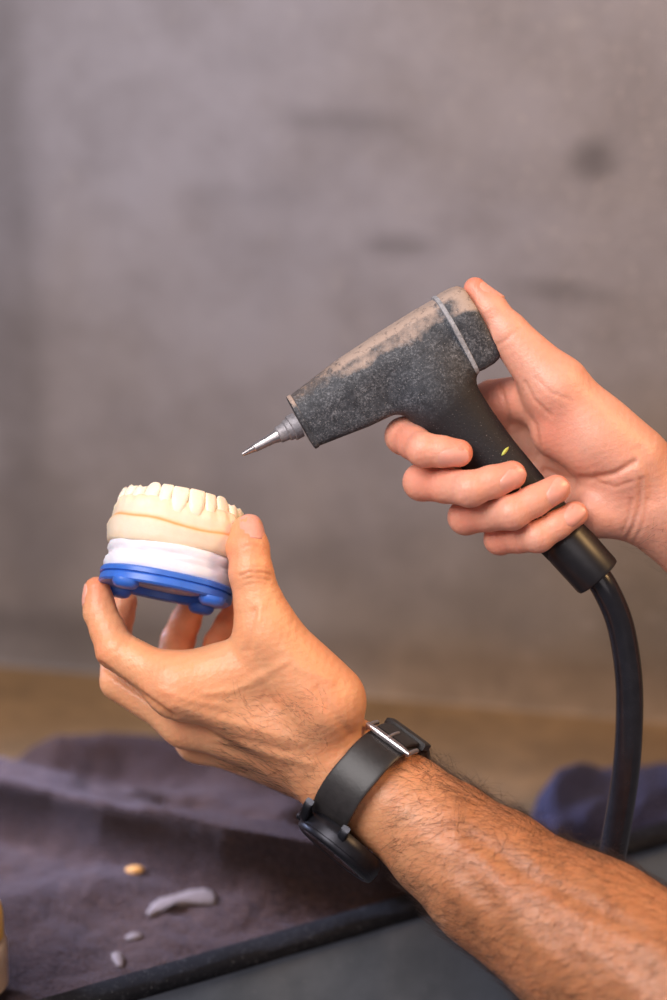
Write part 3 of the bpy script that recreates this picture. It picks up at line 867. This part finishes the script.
# ------------------------------------------------------------------ wristwatch
def build_watch():
    ax = np.array([0.74, -0.50, 0.41]); ax /= np.linalg.norm(ax)
    cw = S(372, 788, 2)
    dn = np.array([-0.62, -0.75, 0.22]); dn -= ax * (dn @ ax); dn /= np.linalg.norm(dn)   # dorsal normal
    bn = np.cross(ax, dn)
    if bn[2] < 0: bn = -bn                                        # radial side, towards the viewer
    w = thing('wristwatch', Vector(toW(cw + dn * 36)), 'black sports wristwatch with round case and rubber strap on left wrist', 'watch')
    # strap follows the wrist section found in the sculpted surface
    def radius(q, off):
        dirv = math.cos(q) * dn + math.sin(q) * bn
        P = cw + ax * off + np.linspace(10, 60, 200)[:, None] * dirv
        d = SL.sample(P); i = int(np.argmax(d > 0)); return 10 + 50 * i / 199
    angs = np.linspace(0, 2 * math.pi, 96, endpoint=False)
    rad = np.array([[radius(q, o) for q in angs] for o in (-12, -6, 0, 5, 10)])
    rm = rad.max(0)
    rm = np.array([max(rm[(i + j) % 96] - abs(j) * .12 for j in range(-6, 7)) for i in range(96)])
    rm = np.minimum(rm, 33.5)
    for _ in range(6): rm = (np.roll(rm, 1) + 2 * rm + np.roll(rm, -1)) / 4
    def strap(a0, a1, extra, th, wd, n=60, e=6, taper=1.0):
        rings = []
        for i, q in enumerate(np.linspace(a0, a1, n)):
            r = np.interp(q % (2 * math.pi), np.append(angs, 2 * math.pi), np.append(rm, rm[0])) + extra + 0.3
            dv = math.cos(q) * dn + math.sin(q) * bn
            ww = wd * (1 + (taper - 1) * i / (n - 1))
            rings.append([cw + dv * (r + th / 2 + y) + ax * (x - 2.6 * max(0, math.cos(q))) for x, y in superell(ww / 2, th / 2, e, 24)])
        return loft(rings)
    # one strap half over the radial side to the buckle, the other from the ulnar side under it
    v, f = strap(0.42, 2.9, 0, 2.6, 22, taper=.95); mesh_obj('strap', toW(np.array(v)), f, M['strap'], w, True, sharp=40)
    v, f = strap(2 * math.pi - 0.42, 2.3, 2.9, 2.4, 20.5, taper=.9); mesh_obj('strap', toW(np.array(v)), f, M['strap'], w, True, sharp=40)
    # buckle frame and keeper
    def bar(q, off, L, rr, extra=4.5):
        r = np.interp(q, angs, rm) + extra; dv = math.cos(q) * dn + math.sin(q) * bn
        c = cw + dv * r
        return tube([c + ax * x for x in np.linspace(-L / 2, L / 2, 6)], [rr * .6, rr, rr, rr, rr, rr * .6], 16)
    def arc(q0, q1, off, rr, extra=4.5):
        pts = []
        for q in np.linspace(q0, q1, 10):
            r = np.interp(q, angs, rm) + extra; pts.append(cw + (math.cos(q) * dn + math.sin(q) * bn) * r + ax * off)
        return tube(pts, rr, 12)
    v, f = merge(bar(2.22, 0, 27, 1.9), arc(2.22, 2.5, -12.6, 1.2, 3.5), arc(2.22, 2.5, 12.6, 1.2, 3.5), arc(2.22, 2.5, 0, .9, 5.6))
    tag(mesh_obj('buckle', toW(np.array(v)), f, M['steel'], w, True, sharp=50), 'brushed steel pin buckle')
    v, f = strap(2.75, 2.98, 2.4, 4.2, 25, 8, 8); tag(mesh_obj('keeper_loop', toW(np.array(v)), f, M['strap'], w, True, sharp=40), 'black rubber loop holding strap end')
    # case
    r0 = rm[0] + 0.3
    cc = cw + dn * r0 + ax * 5.6 - dn * 0.5
    def rev(prof, n=64, ctr=cc):
        return loft([[ctr + dn * z + r * (math.cos(q) * ax + math.sin(q) * bn) for q in np.linspace(0, 2 * math.pi, n, endpoint=False)] for r, z in prof])
    v, f = rev([(15, -1.5), (20.5, -1), (22.6, 1.5), (23.2, 4), (23.2, 7.5), (22.6, 8.2)]); body = merge((v, f))
    lugs = []
    for sy in (-1, 1):
        for sx in (-1, 1):
            rings = []
            for q, hh, zz in ((16, 3.2, 4.5), (20, 3.0, 3.6), (23.5, 2.4, 1.2), (25, 1.5, -1.0)):
                c = cc + bn * sy * q + ax * (sx * 11.6 - 6.0) + dn * zz
                rings.append([c + ax * x + dn * y for x, y in superell(2.2, hh, 4, 16)])
            lugs.append(loft(rings))
    v, f = merge(body, *lugs); case = mesh_obj('watch_case', toW(np.array(v)), f, M['case'], w, True, sharp=40)
    v, f = rev([(22.9, 7.6), (23.1, 8.6), (22.4, 10.0), (20.6, 10.7), (19.4, 10.2)]); tag(mesh_obj('bezel', toW(np.array(v)), f, M['case'], w, True, sharp=40), 'dark metal ring around dial')
    v, f = rev([(20, 9.2), (19.6, 10.35), (15, 10.75), (8, 10.95), (1, 11.0)]); tag(mesh_obj('dial_glass', toW(np.array(v)), f, M['glass'], w, True), 'glossy black dial glass')
    for a_, l_ in ((-ax, 27.2), (-ax * .82 - bn * .57, 26.0), (-ax * .82 + bn * .57, 26.0)):
        c = cc + dn * 5; v, f = tube([c + a_ * 22.5, c + a_ * (l_ - .6), c + a_ * l_], [2.3, 2.3, 1.7], 20)
        mesh_obj('crown' if l_ > 27 else 'push_button', toW(np.array(v)), f, M['case'], w, True, sharp=40)
    return w
watch = build_watch()

# ------------------------------------------------------------------ setting
def wall_mat():
    t = NT('stained_metal_wall')
    n1 = t.noise(3.2, 5, 0.6); n2 = t.noise(14, 5, 0.65); n3 = t.noise(60, 4, 0.6)
    px = t.sep(t.obj)
    # lilac-grey coating, browner towards floor and the right
    lo = t.n('ShaderNodeMapRange'); t.l(px[2], lo.inputs[0]); lo.inputs[1].default_value = 0.36; lo.inputs[2].default_value = 0.06
    ri = t.n('ShaderNodeMapRange'); t.l(px[0], ri.inputs[0]); ri.inputs[1].default_value = -0.05; ri.inputs[2].default_value = 0.26
    br = t.math('ADD', t.math('MULTIPLY', lo.outputs[0], 0.62), t.math('MULTIPLY', ri.outputs[0], 0.40))
    br = t.math('ADD', br, t.math('MULTIPLY', t.math('SUBTRACT', n1, 0.5), 0.9), clamp=True)
    c = t.mix(br, srgb(149, 145, 154), srgb(134, 117, 97))
    c = t.mix(t.ramp(n2, [(0.32, 0.32), (0.62, 0.0)]), c, srgb(88, 80, 78))
    c = t.mix(t.ramp(n3, [(0.6, 0.0), (0.75, 0.12)]), c, srgb(190, 180, 175))
    n4 = t.noise(210, 3, 0.6)
    c = t.mix(t.math('MULTIPLY', t.ramp(n4, [(0.58, 0.0), (0.72, 0.35)]), ri.outputs[0]), c, srgb(205, 190, 180))
    a = t.sep(t.attr('tone'))
    c = t.mix(t.math('MULTIPLY', a[0], t.ramp(n3, [(0.25, 0.75), (0.7, 0.95)])), c, srgb(60, 54, 54))
    c = t.mix(t.math('MULTIPLY', a[1], 1.0), c, srgb(196, 186, 182))
    c = t.mix(a[2], c, t.mix(t.ramp(n2, [(0.35, 0.0), (0.65, 1.0)]), srgb(112, 90, 66), srgb(150, 124, 98)))
    t.set(Base_Color=c, Roughness=t.ramp(n2, [(0.3, 0.5), (0.7, 0.72)]), Specular_IOR_Level=0.35)
    t.bump(t.math('ADD', n2, t.math('MULTIPLY', n3, .5)), 0.2, 0.002)
    return t.m
def floor_mat():
    t = NT('dusty_brown_floor')
    n1 = t.noise(9, 5, 0.65); n2 = t.noise(60, 5, 0.65)
    c = t.mix(t.ramp(n1, [(0.3, 0.0), (0.7, 1.0)]), srgb(104, 80, 52), srgb(140, 111, 78))
    c = t.mix(t.ramp(n2, [(0.3, 0.45), (0.55, 0.0)]), c, srgb(92, 74, 54))
    t.set(Base_Color=c, Roughness=0.85); t.bump(n2, 0.4, 0.003)
    return t.m
A = ground(0, 664); Bp = ground(667, 722)
dx = (Bp - A).normalized(); A2 = A - dx * 0.5; B2 = Bp + dx * 0.5
wn = Vector((dx.y, -dx.x, 0));  wn = wn if wn.y < 0 else -wn
# curved cove then wall
nx, prof = 60, [(0.004, 0.0), (0.003, 0.0006), (0.0015, 0.0015), (0.0005, 0.003), (0.0, 0.035)]
nzs = [0.035 + (0.85 - .035) * (i / 120) for i in range(1, 121)]
rows = [(a, z) for a, z in prof] + [(0.0, z) for z in nzs]
nx = 220
V = []; Fc = []
for a, z in rows:
    for i in range(nx + 1):
        p = A2 + (B2 - A2) * (i / nx) + wn * a; V.append((p.x, p.y, z))
for r in range(len(rows) - 1):
    for i in range(nx):
        q = r * (nx + 1) + i; Fc.append((q, q + 1, q + nx + 2, q + nx + 1))
wall = mesh_obj('wall_back', V, Fc, wall_mat(), None, True); tag(wall, kind='structure')
at = wall.data.color_attributes.new('tone', 'FLOAT_COLOR', 'POINT')
Vw = np.array(V)
def wallpt(px, py):
    d = FWD * F + RIGHT * (px - 333.5) + UP * (500 - py)
    tt = (A - CAM).dot(wn) / d.dot(wn); return np.array((CAM + d * tt)[:])
tone = np.zeros((len(V), 4)); tone[:, 3] = 1
def smudge(px, py, rx, ry, v, ch=0, rot=0):
    c = wallpt(px, py); k = wallpt(px + 100, py) - c; ex = np.linalg.norm(k) / 100; k2 = wallpt(px, py - 100) - c; ey = np.linalg.norm(k2) / 100
    u = (Vw - c) @ np.array(dx[:]) / ex; w = (Vw[:, 2] - c[2]) / (k2[2] / 100)
    ur = u * math.cos(rot) + w * math.sin(rot); wr = -u * math.sin(rot) + w * math.cos(rot)
    e = np.sqrt((ur / rx) ** 2 + (wr / ry) ** 2)
    tone[:, ch] = np.maximum(tone[:, ch], v * np.clip(1.5 - e, 0, 1) ** 1.5)
smudge(594, 160, 26, 22, .62); smudge(401, 246, 34, 12, .5); smudge(340, 121, 60, 14, .38); smudge(565, 292, 60, 12, .42, rot=-.1)
smudge(240, 195, 60, 14, .15); smudge(330, 560, 50, 30, .2); smudge(530, 560, 70, 40, .16); smudge(240, 60, 40, 20, .12); smudge(420, 545, 40, 30, .18)
smudge(575, 20, 12, 8, .2, 1); smudge(510, 5, 14, 6, .2, 1); smudge(560, 700, 300, 50, .75, 2); smudge(330, 670, 200, 26, .5, 2); smudge(610, 480, 110, 90, .3, 2); smudge(10, 300, 34, 600, .42); smudge(40, 640, 240, 45, .62); smudge(20, 560, 60, 140, .35); smudge(330, 655, 160, 30, .25); smudge(500, 600, 90, 50, .2); smudge(620, 560, 60, 80, .2); smudge(600, 690, 120, 20, .22)
at.data.foreach_set('color', tone.astype(np.float32).ravel())
# floor
P0 = ground(-900, 1010, 0); 
fq0 = ground(60, 1000, .032); fq1 = ground(667, 826, .032); fdir = (fq1 - fq0).normalized(); fback = Vector((-fdir.y, fdir.x, 0)) * .002
fl = [A2 + wn * 0.004, B2 + wn * 0.004, fq1 + fdir * .15 + fback, fq0 - fdir * .35 + fback]
V = [(*p[:2], 0.0) for p in fl]
floor = mesh_obj('floor', V, [(0, 1, 2, 3)], floor_mat(), None, False); tag(floor, kind='structure')

# tray front: dark panel with black rubber rim
RIMZ = 0.032
r0 = ground(60, 1000, RIMZ); r1 = ground(667, 826, RIMZ); rd = (r1 - r0).normalized(); ra = r0 - rd * 0.35; rb = r1 + rd * 0.15
rn = Vector((rd.y, -rd.x, 0)); rn = rn if rn.y < 0 else -rn       # towards viewer
def panel_mat():
    t = NT('dusty_grey_panel')
    n1 = t.noise(25, 5, 0.6); n2 = t.noise(500, 3, 0.6); n3 = t.noise(60, 4, 0.6, t.mapping((1, 1, .12)))
    c = t.mix(t.ramp(n1, [(0.3, 0.0), (0.7, 1.0)]), srgb(96, 103, 110), srgb(122, 128, 135))
    c = t.mix(t.ramp(n3, [(0.55, 0.0), (0.75, 0.25)]), c, srgb(130, 134, 138))
    c = t.mix(t.ramp(n2, [(0.64, 0.0), (0.74, 0.6)]), c, srgb(165, 165, 165))
    t.set(Base_Color=c, Roughness=0.5); return t.m
def rim_mat():
    t = NT('black_rubber_rim')
    n2 = t.noise(300, 4, 0.7); n3 = t.noise(900, 3)
    c = t.mix(t.ramp(n2, [(0.54, 0.0), (0.75, 0.35)]), srgb(19, 18, 21), srgb(80, 78, 80))
    c = t.mix(t.ramp(n3, [(0.68, 0.0), (0.76, 0.6)]), c, srgb(170, 165, 160))
    t.set(Base_Color=c, Roughness=0.75, Specular_IOR_Level=0.15); t.bump(n2, .4, .001); return t.m
tray = thing('work_tray', (ra + rb) / 2 - Vector((0, 0, .30 + RIMZ)), 'dark grey metal tray front with black rubber rim below the forearm', 'tray')
def strip(profile, n=40, wob=0.0):
    rings = []
    for i in range(n + 1):
        p = ra + (rb - ra) * (i / n); rg = []
        for o, z in profile:
            w = wob * (noise.noise((p.x * 60, p.y * 60, o * 300)))
            q = p + rn * (o + w * .6); rg.append((q.x, q.y, RIMZ + z + w))
        rings.append(rg)
    return loft(rings)
v, f = strip([(-0.002, -0.004), (0.0035, -0.004), (0.0045, -0.006), (0.0045, -0.33), (-0.002, -0.33)], 2); mesh_obj('front_panel', v, f, panel_mat(), tray, False)
v, f = strip([(-0.0065, -0.010), (-0.0065, -0.0015), (-0.005, 0.0005), (0.006, 0.0005), (0.0088, -0.0012), (0.0094, -0.004), (0.0092, -0.0072), (0.0075, -0.0085)], 200, 0.0006)
tag(mesh_obj('rim_strip', v, f, rim_mat(), tray, True, sharp=50), 'black dusty rubber edging')

# ------------------------------------------------------------------ towel in the tray
def fleece(name, c1, c2, c3, sc1=14):
    t = NT(name)
    n1 = t.noise(sc1, 4, 0.6); n2 = t.noise(420, 4, 0.7); n3 = t.noise(900, 3, .7); v = t.voro(520)
    c = t.mix(t.ramp(n1, [(0.35, 0.0), (0.65, 1.0)]), c1, c2)
    c = t.mix(t.ramp(n2, [(0.38, 0.8), (0.62, 0.0)]), c, tuple(x * .3 for x in c1))
    c = t.mix(t.ramp(n3, [(0.56, 0.0), (0.72, .6)]), c, c3)
    t.set(Base_Color=c, Roughness=0.95, Specular_IOR_Level=0.1)
    t.b.inputs['Sheen Weight'].default_value = 0.22; t.b.inputs['Sheen Roughness'].default_value = 0.5
    t.b.inputs['Sheen Tint'].default_value = (*srgb(150, 140, 155), 1)
    t.bump(t.math('ADD', n2, t.math('MULTIPLY', v, .8)), 0.7, 0.003)
    return t.m
def gdist(xy, pts, h):
    pl = [np.array(ground(px, py, h)[:2]) for px, py in pts]
    return poly_dist(xy, pl)
tw_h = 0.012
shift = None
def towel_height(xy):
    global shift
    shift = np.zeros(len(xy))
    h = np.full(len(xy), tw_h)
    def ridge(pts, w, a, hh=0.02):
        nonlocal h
        h = h + a * np.exp(-(gdist(xy, pts, hh) / w) ** 2)
    def fold(pts, a, wf, wb, hh):
        nonlocal h
        pl = np.array([ground(px, py, hh)[:2] for px, py in pts])
        dist = gdist(xy, pts, hh); side = xy[:, 1] - np.interp(xy[:, 0], pl[:, 0], pl[:, 1])
        w = np.where(side < 0, wf, wb)
        h = h + a * np.exp(-(dist / w) ** 2)
        shift[:] = shift + 0.020 * np.exp(-(dist / np.where(side < 0, .011, .022)) ** 2)
    fold([(-120, 745), (0, 772), (60, 788), (110, 804), (160, 816), (230, 834), (330, 852), (420, 866)], .046, .0115, .036, .045)
    ridge([(-120, 748), (0, 776), (60, 795), (110, 813), (160, 824), (230, 842), (330, 858), (420, 868)], 0.021, 0.004, .035)
    ridge([(-100, 800), (20, 818), (90, 836), (140, 846), (220, 858), (330, 872)], 0.014, -0.010, .012)
    ridge([(60, 752), (130, 744), (220, 756), (300, 790)], 0.024, 0.016)
    ridge([(0, 900), (90, 880), (180, 868), (260, 880)], 0.022, 0.007)
    ridge([(140, 800), (200, 795), (280, 815)], 0.016, 0.008)
    ridge([(230, 900), (300, 893), (380, 890)], 0.014, 0.006)
    for i in range(len(xy)):
        x, y = xy[i]
        h[i] += 0.004 * noise.noise((x * 26, y * 26, 0)) + 0.0016 * noise.noise((x * 90, y * 90, 3))
    return np.maximum(h, 0.004)
back = [ground(px, py, .012) for px, py in ((-260, 772), (-120, 765), (0, 758), (60, 750), (130, 744), (200, 752), (270, 772), (350, 806), (470, 838), (560, 850))]
bx = [p.x for p in back]; by = [p.y for p in back]
nu, nv = 260, 200; V = []; Fc = []
us = np.linspace(bx[0], bx[-1], nu); pts = []
for x in us:
    yb = np.interp(x, bx, by); t_ = (x - ra.x) / (rb.x - ra.x); yf = ra.y + (rb.y - ra.y) * t_ + 0.0125
    yb = max(yb, yf + .02) + 0.004 * math.sin(x * 60)
    for j in range(nv): pts.append((x, yf + (yb - yf) * j / (nv - 1)))
pts = np.array(pts); hh = towel_height(pts)
edge = np.tile(np.minimum(1, np.arange(nv)[::-1] / 8.0), nu); hh = 0.003 + (hh - 0.003) * np.sqrt(edge)
fr = np.tile(np.minimum(1, np.arange(nv) / 14.0), nu); hh = np.minimum(hh, RIMZ + .03); hh = hh + (1 - fr) * (RIMZ - 0.006 - hh) 
pts = pts.copy(); pts[:, 1] -= shift * fr * np.clip(hh / .05, 0, 1)
V = np.column_stack([pts, hh])
for i in range(nu - 1):
    for j in range(nv - 1):
        q = i * nv + j; Fc.append((q, q + nv, q + nv + 1, q + 1))
towel = mesh_obj('towel', V, Fc, fleece('plum_fleece', srgb(49, 34, 32), srgb(62, 42, 33), srgb(106, 78, 66)), None, True, loc=(float(V[:, 0].mean()), float(V[:, 1].mean()), 0.0))
tag(towel, 'rumpled dark plum fleece towel lying in the tray behind the rim', 'towel')
from mathutils.bvhtree import BVHTree
tb = BVHTree.FromPolygons([Vector(p) for p in V], Fc)
def on_towel(px, py):
    d = (FWD * F + RIGHT * (px - 333.5) + UP * (500 - py)).normalized()
    h = tb.ray_cast(CAM, d); return h[0], h[1]

# navy cloth bunched behind the hose
def build_navy():
    c = ground(592, 822, .0)
    rr = random.Random(3)
    def spine(t):
        a = ground(530, 826, 0); b = ground(760, 796, 0); return a + (b - a) * t
    nU, nV = 120, 64; V = []; Fc = []
    for i in range(nU):
        t = i / (nU - 1); p = spine(t)
        hgt = np.interp(t, [0, .03, .1, .18, .26, .4, .6, 1], [.004, .020, .030, .032, .026, .022, .024, .022])
        wdt = np.interp(t, [0, .05, .15, .3, 1], [.008, .03, .044, .04, .038])
        for j in range(nV):
            q = 2 * math.pi * j / nV; x, z = math.cos(q) * wdt, math.sin(q)
            n_ = 1 + 0.16 * noise.noise((t * 9, math.cos(q) * 1.4, math.sin(q) * 1.4)) + 0.06 * math.sin(q * 4 + t * 14)
            zz = (max(z, -.3) + .3) / 1.3 * hgt * n_
            V.append((p.x + x * .25 * n_, p.y + x * n_, zz + .001))
    for i in range(nU - 1):
        for j in range(nV):
            a = i * nV + j; b = i * nV + (j + 1) % nV; Fc.append((a, b, b + nV, a + nV))
    Fc.append(tuple(range(nV))); Fc.append(tuple((nU - 1) * nV + j for j in range(nV)))
    o = mesh_obj('cloth', V, Fc, fleece('navy_fleece', srgb(54, 54, 78), srgb(62, 60, 84), srgb(96, 94, 120)), None, True, loc=(c.x, c.y, 0))
    tag(o, 'small bunched navy blue cloth on the tray floor behind the hose', 'cloth')
build_navy()

# plaster chips lying on the towel
chipm = simple('plaster_chip', srgb(88, 72, 67), 0.8, noise_scale=300, var=.2, bump=.3).m
def chip(outline, label, th=.0009):
    hit = [on_towel(*p) for p in outline]; pts3 = [h[0] + Vector((0, 0, .0007)) for h in hit if h[0]]
    n = len(pts3); c = sum(pts3, Vector()) / n
    V = [p[:] for p in pts3] + [(p + Vector((0, 0, th)))[:] for p in [c + (q - c) * .86 for q in pts3]] 
    V += [(c + Vector((0, 0, th * 1.5)))[:]]
    Fc = [(i, (i + 1) % n, n + (i + 1) % n, n + i) for i in range(n)] + [(n + i, n + (i + 1) % n, 2 * n) for i in range(n)] + [tuple(range(n - 1, -1, -1))]
    o = mesh_obj('plaster_chip', V, Fc, chipm, None, True, loc=c)
    tag(o, label, 'chip', 'plaster chips on the towel')
chip([(146, 914), (152, 905), (160, 899), (170, 897), (180, 894), (190, 891), (203, 889), (214, 892), (218, 899), (217, 906), (205, 907), (192, 906), (180, 908), (170, 908), (158, 914), (150, 919)], 'long pale jagged plaster chip, the largest on the plum towel')
chip([(111, 955), (117, 952), (123, 956), (125, 963), (122, 969), (116, 967), (112, 961)], 'small rounded pale plaster chip on the towel nearest the rim')
chip([(125, 938), (132, 934), (142, 935), (143, 939), (134, 941), (127, 942)], 'tiny faint plaster chip on the towel between the two larger chips')
ochre = simple('ochre_crumb', srgb(176, 120, 52), 0.8, noise_scale=300).m
def crumb(px, py, r, label):
    h, n = on_towel(px, py)
    V = []; Fc = []
    bm = bmesh.new(); bmesh.ops.create_icosphere(bm, subdivisions=2, radius=r)
    for v_ in bm.verts: v_.co *= 1 + .35 * noise.noise(v_.co * 600); v_.co.z *= .55; v_.co.x *= 1.5
    V = [(v_.co + h + Vector((0, 0, r * .4)))[:] for v_ in bm.verts]; Fc = [[q.index for q in f_.verts] for f_ in bm.faces]; bm.free()
    tag(mesh_obj('stone_crumb', V, Fc, ochre, None, True, loc=h), label, 'crumb')
crumb(135, 872, .0036, 'small ochre stone crumb lying on the towel below the fold')

# jar at the left edge
def build_jar():
    base = ground(-31, 986, 0.019)
    j = thing('jar', base, 'small tan jar with yellow lid on the towel, cut off at bottom left corner', 'jar')
    dep = (base - CAM).dot(FWD)
    H = (986 - 896) / F * dep / math.cos(PITCH)
    def rev(pr, n=48):
        return loft([[(base.x + r * math.cos(a), base.y + r * math.sin(a), base.z + z) for a in np.linspace(0, 2 * math.pi, n, endpoint=False)] for r, z in pr])
    r = .0205
    v, f = rev([(.018, 0), (r * 1.03, .002), (r * 1.05, H * .3), (r * 1.06, H * .5), (r * 1.0, H * .56), (r * .92, H * .58)]); mesh_obj('jar_body', v, f, simple('tan_jar', srgb(186, 160, 136), .35, noise_scale=60).m, j, True, sharp=50)
    v, f = rev([(r * .93, H * .57), (r * .93, H * .61)]); mesh_obj('jar_neck', v, f, M['black_plastic'], j, True, sharp=50)
    v, f = rev([(r * .95, H * .605), (r * 1.0, H * .62), (r * 1.0, H * .86), (r * .96, H * .94), (r * .84, H * .99), (r * .6, H)]); tag(mesh_obj('lid', v, f, simple('yellow_lid', srgb(206, 160, 62), .4, noise_scale=60).m, j, True, sharp=50), 'yellow rounded lid')
build_jar()

# leaf-like green fleck stuck on the grip
def build_fleck():
    def zs(x, y):
        P = np.array([S(x, y, z) for z in np.linspace(25, -5, 300)]); d = SG.sample(P); return float(P[np.argmax(d < 0), 2])
    a = S(501.5, 455.5, zs(501.5, 455.5) + .1); b = S(508.5, 447, zs(508.5, 447) + .1); t, n, bb = frame_from(b - a, (0.5, 0.2, 1))
    L = np.linalg.norm(b - a); V = []
    for u, w in ((0, .1), (.25, .75), (.5, .9), (.8, .6), (1, .1)):
        for s_ in (-1, 1):
            for z in (0, .35): V.append(a + t * L * u + bb * w * s_ + n * (z))
    Fc = []
    for i in range(4):
        q = i * 4
        for x, y in ((0, 1), (1, 3), (3, 2), (2, 0)): Fc.append((q + x, q + y, q + 4 + y, q + 4 + x))
    Fc += [(0, 1, 3, 2), (16, 17, 19, 18)]
    o = mesh_obj('fleck', toW(np.array(V)), Fc, simple('green_fleck', srgb(190, 200, 96), .6).m, gun, True)
    tag(o, 'tiny yellow-green fleck stuck to grip')
build_fleck()

# ------------------------------------------------------------------ light, world, camera
def area(name, loc, target, size, energy, color, sy=None):
    l = bpy.data.lights.new(name, 'AREA'); l.energy = energy; l.color = color; l.size = size
    if sy: l.shape = 'RECTANGLE'; l.size_y = sy
    o = bpy.data.objects.new(name, l); COL.objects.link(o); o.location = loc
    o.rotation_euler = (Vector(target) - Vector(loc)).to_track_quat('-Z', 'Y').to_euler()
    return o
ctr = W(333, 500)
area('key_light', (-0.55, 0.26, 1.12), ctr, 0.75, 18, (1.0, 0.94, 0.93), 0.75)
cool = area('side_light', (-0.50, 1.17, 0.25), (-0.10, 1.03, 0.03), 0.12, 1.35, (0.60, 0.69, 1.0), 0.12); cool.data.spread = math.radians(46)
area('warm_light', (0.75, 0.72, 0.85), ctr + Vector((0, 0, -.05)), 0.25, 5, (1.0, 0.60, 0.26), 0.25)
area('fill_light', (0.20, -0.35, 0.75), ctr, 0.8, 2.2, (1.0, 0.90, 0.92), 0.8)
wd = bpy.data.worlds.new('World'); sc.world = wd; wd.use_nodes = True
bg = wd.node_tree.nodes['Background']; bg.inputs[0].default_value = (0.56, 0.52, 0.60, 1); bg.inputs[1].default_value = 0.24
cam = bpy.data.cameras.new('Camera'); cam.sensor_fit = 'VERTICAL'; cam.sensor_height = 36; cam.sensor_width = 24
cam.lens = F * 36 / 1000; cam.clip_start = 0.05
cam.dof.use_dof = True; cam.dof.focus_distance = (D - 8) / 1000; cam.dof.aperture_fstop = 2.8; cam.dof.aperture_blades = 9
co = bpy.data.objects.new('Camera', cam); COL.objects.link(co); co.location = CAM
co.rotation_euler = (math.pi / 2 - PITCH, 0, 0)
sc.camera = co
sc.view_settings.view_transform = 'Standard'
sc.view_settings.look = 'None'
sc.view_settings.exposure = 0.14
sc.cycles.use_denoising = True
